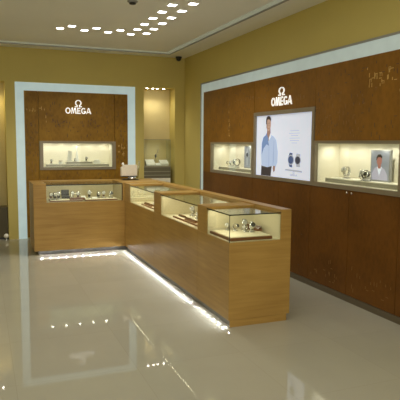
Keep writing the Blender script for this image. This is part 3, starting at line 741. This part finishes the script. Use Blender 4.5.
for k in kids(t):
    if k.name.startswith('printed'):
        for v in k.data.vertices: v.co.y -= .026

# ------------------------------------------------------------------ niches
def niche_showcase(x0, x1, label, mirror=False):
    t = thing('niche_showcase', ((x0+x1)/2, .14, 0), label, 'showcase')
    yA, yB = .012, .26
    MB().box(x0, x1, yA, yB, 0, .94, bev=.004).build('pedestal', M['ledge'], t)
    mb = MB(); mb.box(x0, x1, yA, yB, .941, 1.13, 0); 
    for z in (.985, 1.05): mb.box(x0-.002, x1+.002, yA-.004, yA, z, z+.014, 1)
    mb.build('grey_drawer_band', [M['ggrey'], M['slat']], t)
    MB().box(x0-.002, x1+.002, yA-.004, yB, 1.131, 1.155, bev=.002).build('deck', M['slat'], t)
    mb = MB(); e = .006; z0, z1 = 1.156, 1.61
    mb.box(x0, x1, yA, yA+e, z0, z1); mb.box(x0, x0+e, yA+e, yB, z0, z1); mb.box(x1-e, x1, yA+e, yB, z0, z1); mb.box(x0, x1, yA, yB, z1, z1+e)
    mb.build('glass_hood', M['glass'], t)
    mb = MB()
    for a, b in ((x0, x0+.007), (x1-.007, x1)): mb.box(a, b, yA-.001, yA+.007, z0, z1)
    mb.box(x0, x1, yA-.001, yA+.007, z1+.0, z1+.008); mb.build('hood_edge', M['slat'], t)
    return t
niche_showcase(-.742, -.255, 'glass hooded showcase on grey base in the niche right of the back panels')
z = 1.156
wedge(-.60, .11, z, 0, .16, .12, .11, M['white'], 'white sloping display block at left under the niche glass hood', hl=.02)
wedge(-.35, .11, z, 0, .15, .12, .10, M['white'], 'white display block at right under the niche glass hood', hl=.04)
wedge(-.473, .06, z, 0, .085, .07, .05, M['white'], 'low white display block between the two taller ones under the niche hood', hl=.015)
t = thing('jewellery_stand', (-.50, .20, z), 'slanting bare metal stand with dark pendant behind the white blocks in the niche', 'stand')
MB().lathe((-.50, .20, z), [(.035, 0), (.035, .006), (.006, .010)], 16).build('foot', M['steel'], t)
MB().tube([(-.50, .20, z+.008), (-.48, .20, z+.12), (-.42, .20, z+.30)], .005, 8).build('rod', M['frame'], t)
mb = MB(); mb.lathe((-.475, .19, z+.17), [(.002, -.035), (.017, -.015), (.019, .01), (.003, .035)], 12); mb.build('pendant', M['black'], t)
spotlamp((-.49, .05, 1.595), 1.6, 150, (1, .95, .82), r=.01)  # small lamp added inside the hood to brighten the white blocks
for k, (x, lab) in enumerate(zip((-.655, -.555, -.475, -.355), ('leftmost', 'second from left', 'third from left', 'rightmost'))):
    t = thing('niche_spotlight', (x, .09, 2.504), lab + ' of four small spotlights in the top of the right niche', 'spotlight', 'small niche spotlights')
    MB().lathe((x, .09, 2.504), [(.026, 0), (.026, -.006), (.021, -.007)], 16).build('housing', M['steel'], t)
    MB().lathe((x, .09, 2.4965), [(.019, 0), (.019, -.002)], 16).build('lens', M['spot'], t)
for x in (-.655, -.555, -.475, -.355): spotlamp((x, .075, 2.485), 3.2, 120, (1, .93, .74), r=.008)
for x in (-3.40, -3.15): spotlamp((x, .075, 2.485), 9, 120, (1, .85, .42), r=.008)
for k, (x, lab) in enumerate(zip((-3.40, -3.15), ('left', 'right'))):
    t = thing('niche_spotlight', (x, .09, 2.504), lab + ' small spotlight in the top of the left niche at the photo edge', 'spotlight', 'small niche spotlights')
    MB().lathe((x, .09, 2.504), [(.026, 0), (.026, -.006), (.021, -.007)], 16).build('housing', M['steel'], t)
    MB().lathe((x, .09, 2.4965), [(.019, 0), (.019, -.002)], 16).build('lens', M['spot'], t)
t = thing('niche_cabinet', (-3.27, .14, 0), 'low dark cabinet standing in the niche at the left edge of the photo', 'cabinet')
MB().box(-3.55, -3.0, .02, .27, .03, .50, bev=.004).build('body', M['darkolive'], t); MB().box(-3.555, -2.998, .012, .28, .501, .52, bev=.003).build('top_board', M['darkolive'], t)
MB().box(-3.53, -3.02, .05, .26, 0, .03).build('plinth', M['dark'], t)
t = thing('door_stop', (-3.035, -.045, 0), 'small white knob on the floor beside the left niche', 'door stop')
MB().lathe((-3.035, -.045, 0), [(.030, 0), (.030, .006), (.014, .012), (.013, .03)], 16).build('foot', M['steel'], t)
MB().lathe((-3.035, -.045, .03), [(.006, 0), (.030, .010), (.040, .035), (.030, .062), (.006, .075)], 16).build('knob', M['knob'], t)

# ------------------------------------------------------------------ block display standing on the counter corner
sx0, sx1, sy = -1.385, -1.140, -.98
t = thing('counter_display', (-1.16, sy, TOP), 'pale grey block display with chrome foot standing on the counter corner', 'counter display')
TZ = TOP+.001
MB().box(-1.37, -1.13, sy-.07, sy+.07, TZ, TZ+.012, bev=.004).build('base_plate', M['dark'], t)
mb = MB(); mb.lathe((-1.225, sy-.035, TZ+.0125), [(.052, 0), (.055, .010), (.045, .022), (.022, .030)], 24); mb.build('chrome_dome', M['chrome'], t)
MB().box(-1.38, -1.145, sy-.02, sy+.06, TZ+.043, TZ+.058, bev=.003).build('lower_rail', M['dark'], t)
mb = MB(); mb.box(-1.275, -1.245, sy+.01, sy+.04, TZ+.012, TZ+.043); mb.build('stem', M['steel'], t)
mb = MB(); mb.prism([(sx0, TZ+.0585), (sx1, TZ+.0585), (sx1, TZ+.225), (sx0+.05, TZ+.225), (sx0, TZ+.18)], 'y', sy-.02, sy+.06); mb.build('fabric_block', M['block'], t)
MB().lathe((-1.352, sy+.02, TZ+.215), [(.006, 0), (.018, .010), (.020, .025), (.012, .042), (.003, .048)], 14).build('white_knob', M['knob'], t)
mb = MB(); mb.prism([(sx1+.001, TZ+.02), (sx1+.02, TZ+.02), (sx1+.055, TZ+.285), (sx1+.038, TZ+.29)], 'y', sy-.015, sy+.05); mb.build('acrylic_side', M['acrylic'], t)

# ------------------------------------------------------------------ ceiling fixtures
DL = [(-2.362, -1.75, 'leftmost of the far crosswise row'), (-2.048, -1.75, 'second from left in the far crosswise row'), (-1.734, -1.75, 'third from left in the far crosswise row'), (-1.42, -1.74, 'at the right end of the far crosswise row'),
      (-2.241, -1.945, 'leftmost of the near crosswise row'), (-1.927, -1.945, 'second in the near crosswise row'), (-1.612, -1.945, 'third in the near crosswise row'),
      (-1.42, -2.08, 'farthest of the left lengthwise column'), (-1.42, -2.42, 'second farthest in the left lengthwise column'), (-1.42, -2.775, 'middle of the left lengthwise column'), (-1.415, -3.12, 'second nearest in the left lengthwise column'), (-1.41, -3.457, 'nearest of the left lengthwise column'),
      (-1.235, -1.876, 'farthest of the right lengthwise column'), (-1.23, -2.19, 'second farthest in the right lengthwise column'), (-1.23, -2.55, 'third farthest in the right lengthwise column'), (-1.228, -2.885, 'third nearest in the right lengthwise column'), (-1.225, -3.245, 'second nearest in the right lengthwise column'), (-1.222, -3.59, 'nearest of the right lengthwise column')]
def make_dl():
    t = thing('ceiling_downlight', (0, 0, 0), 'x', 'downlight')
    s = .043; mb = MB()
    for a, b, c, d in ((-s-.008, s+.008, -s-.008, -s), (-s-.008, s+.008, s, s+.008), (-s-.008, -s, -s, s), (s, s+.008, -s, s)): mb.box(a, b, c, d, -.006, 0)
    mb.build('trim_ring', M['ceil'], t)
    MB().box(-s, s, -s, s, -.004, -.001).build('lens', M['dl'], t); return t
PD = make_dl()
for x, y, lab in DL: place(PD, (x, y, H-.0003), 0, 'small square white ceiling downlight, ' + lab, 'square ceiling downlights')
t = thing('security_camera', (-.16, -.14, H), 'black dome security camera in the ceiling corner above the niche', 'security camera')
MB().lathe((-.16, -.14, H-.0005), [(.055, 0), (.055, -.02), (.048, -.028)], 24).build('housing', M['dark'], t)
MB().lathe((-.16, -.14, H-.0285), [(.044, 0), (.042, -.018), (.032, -.036), (.014, -.046), (.003, -.048)], 24).build('dome', M['dark'], t)
t = thing('smoke_detector', (-1.842, -3.44, H), 'small dark round fitting on the ceiling at the top edge of the photo', 'smoke detector')
MB().lathe((-1.842, -3.44, H-.0005), [(.055, 0), (.055, -.010), (.042, -.018)], 20).build('base', M['bead'], t)
MB().lathe((-1.842, -3.44, H-.019), [(.036, 0), (.034, -.014), (.014, -.020)], 20).build('cap', M['dark'], t)

# ------------------------------------------------------------------ room lighting
w = bpy.data.worlds.new('World'); S.world = w; w.use_nodes = True
bg = w.node_tree.nodes['Background']; bg.inputs[0].default_value = (1, .95, .80, 1); bg.inputs[1].default_value = 1.9
area('fill_lamp', (-2.6, -5.6, H-.02), (0, 0, 0), 3.2, 2.2, 30, (1, .95, .84))  # soft ceiling fill added out of view to brighten the room
area('fill_lamp', (-3.6, -8.6, H-.02), (math.radians(25), 0, 0), 4, 2, 30, (1, .95, .84))  # second unseen fill, added nearer the camera
spotlamp((-1.8, -1.85, H-.03), 190, 160, (1, .95, .82), r=.4)
spotlamp((-1.32, -2.9, H-.03), 110, 160, (1, .95, .82), r=.5)

# ------------------------------------------------------------------ camera
cam = bpy.data.cameras.new('Camera'); co = bpy.data.objects.new('Camera', cam); C.objects.link(co)
yaw, pit, rol, f = .3795, -.1043, .0066, 544.86
F = Vector((math.sin(yaw)*math.cos(pit), math.cos(yaw)*math.cos(pit), math.sin(pit)))
R0 = Vector((math.cos(yaw), -math.sin(yaw), 0)); U0 = R0.cross(F)
R_ = R0*math.cos(rol) + U0*math.sin(rol); U_ = U0*math.cos(rol) - R0*math.sin(rol)
mw = Matrix(((R_.x, U_.x, -F.x, -3.3564), (R_.y, U_.y, -F.y, -9.1562), (R_.z, U_.z, -F.z, 1.5609), (0, 0, 0, 1)))
co.matrix_world = mw
cam.sensor_width = 36; cam.sensor_fit = 'HORIZONTAL'; cam.lens = f*36/400; cam.clip_start = .05
cam.shift_x = (200-199.42)/400; cam.shift_y = 0
S.camera = co
S.view_settings.view_transform = 'Standard'; S.view_settings.look = 'None'; S.view_settings.exposure = 0; S.view_settings.gamma = 1
S.cycles.max_bounces = 8; S.cycles.diffuse_bounces = 4; S.cycles.glossy_bounces = 4; S.cycles.transparent_max_bounces = 16
S.cycles.sample_clamp_indirect = 3; S.cycles.caustics_reflective = False; S.cycles.caustics_refractive = False
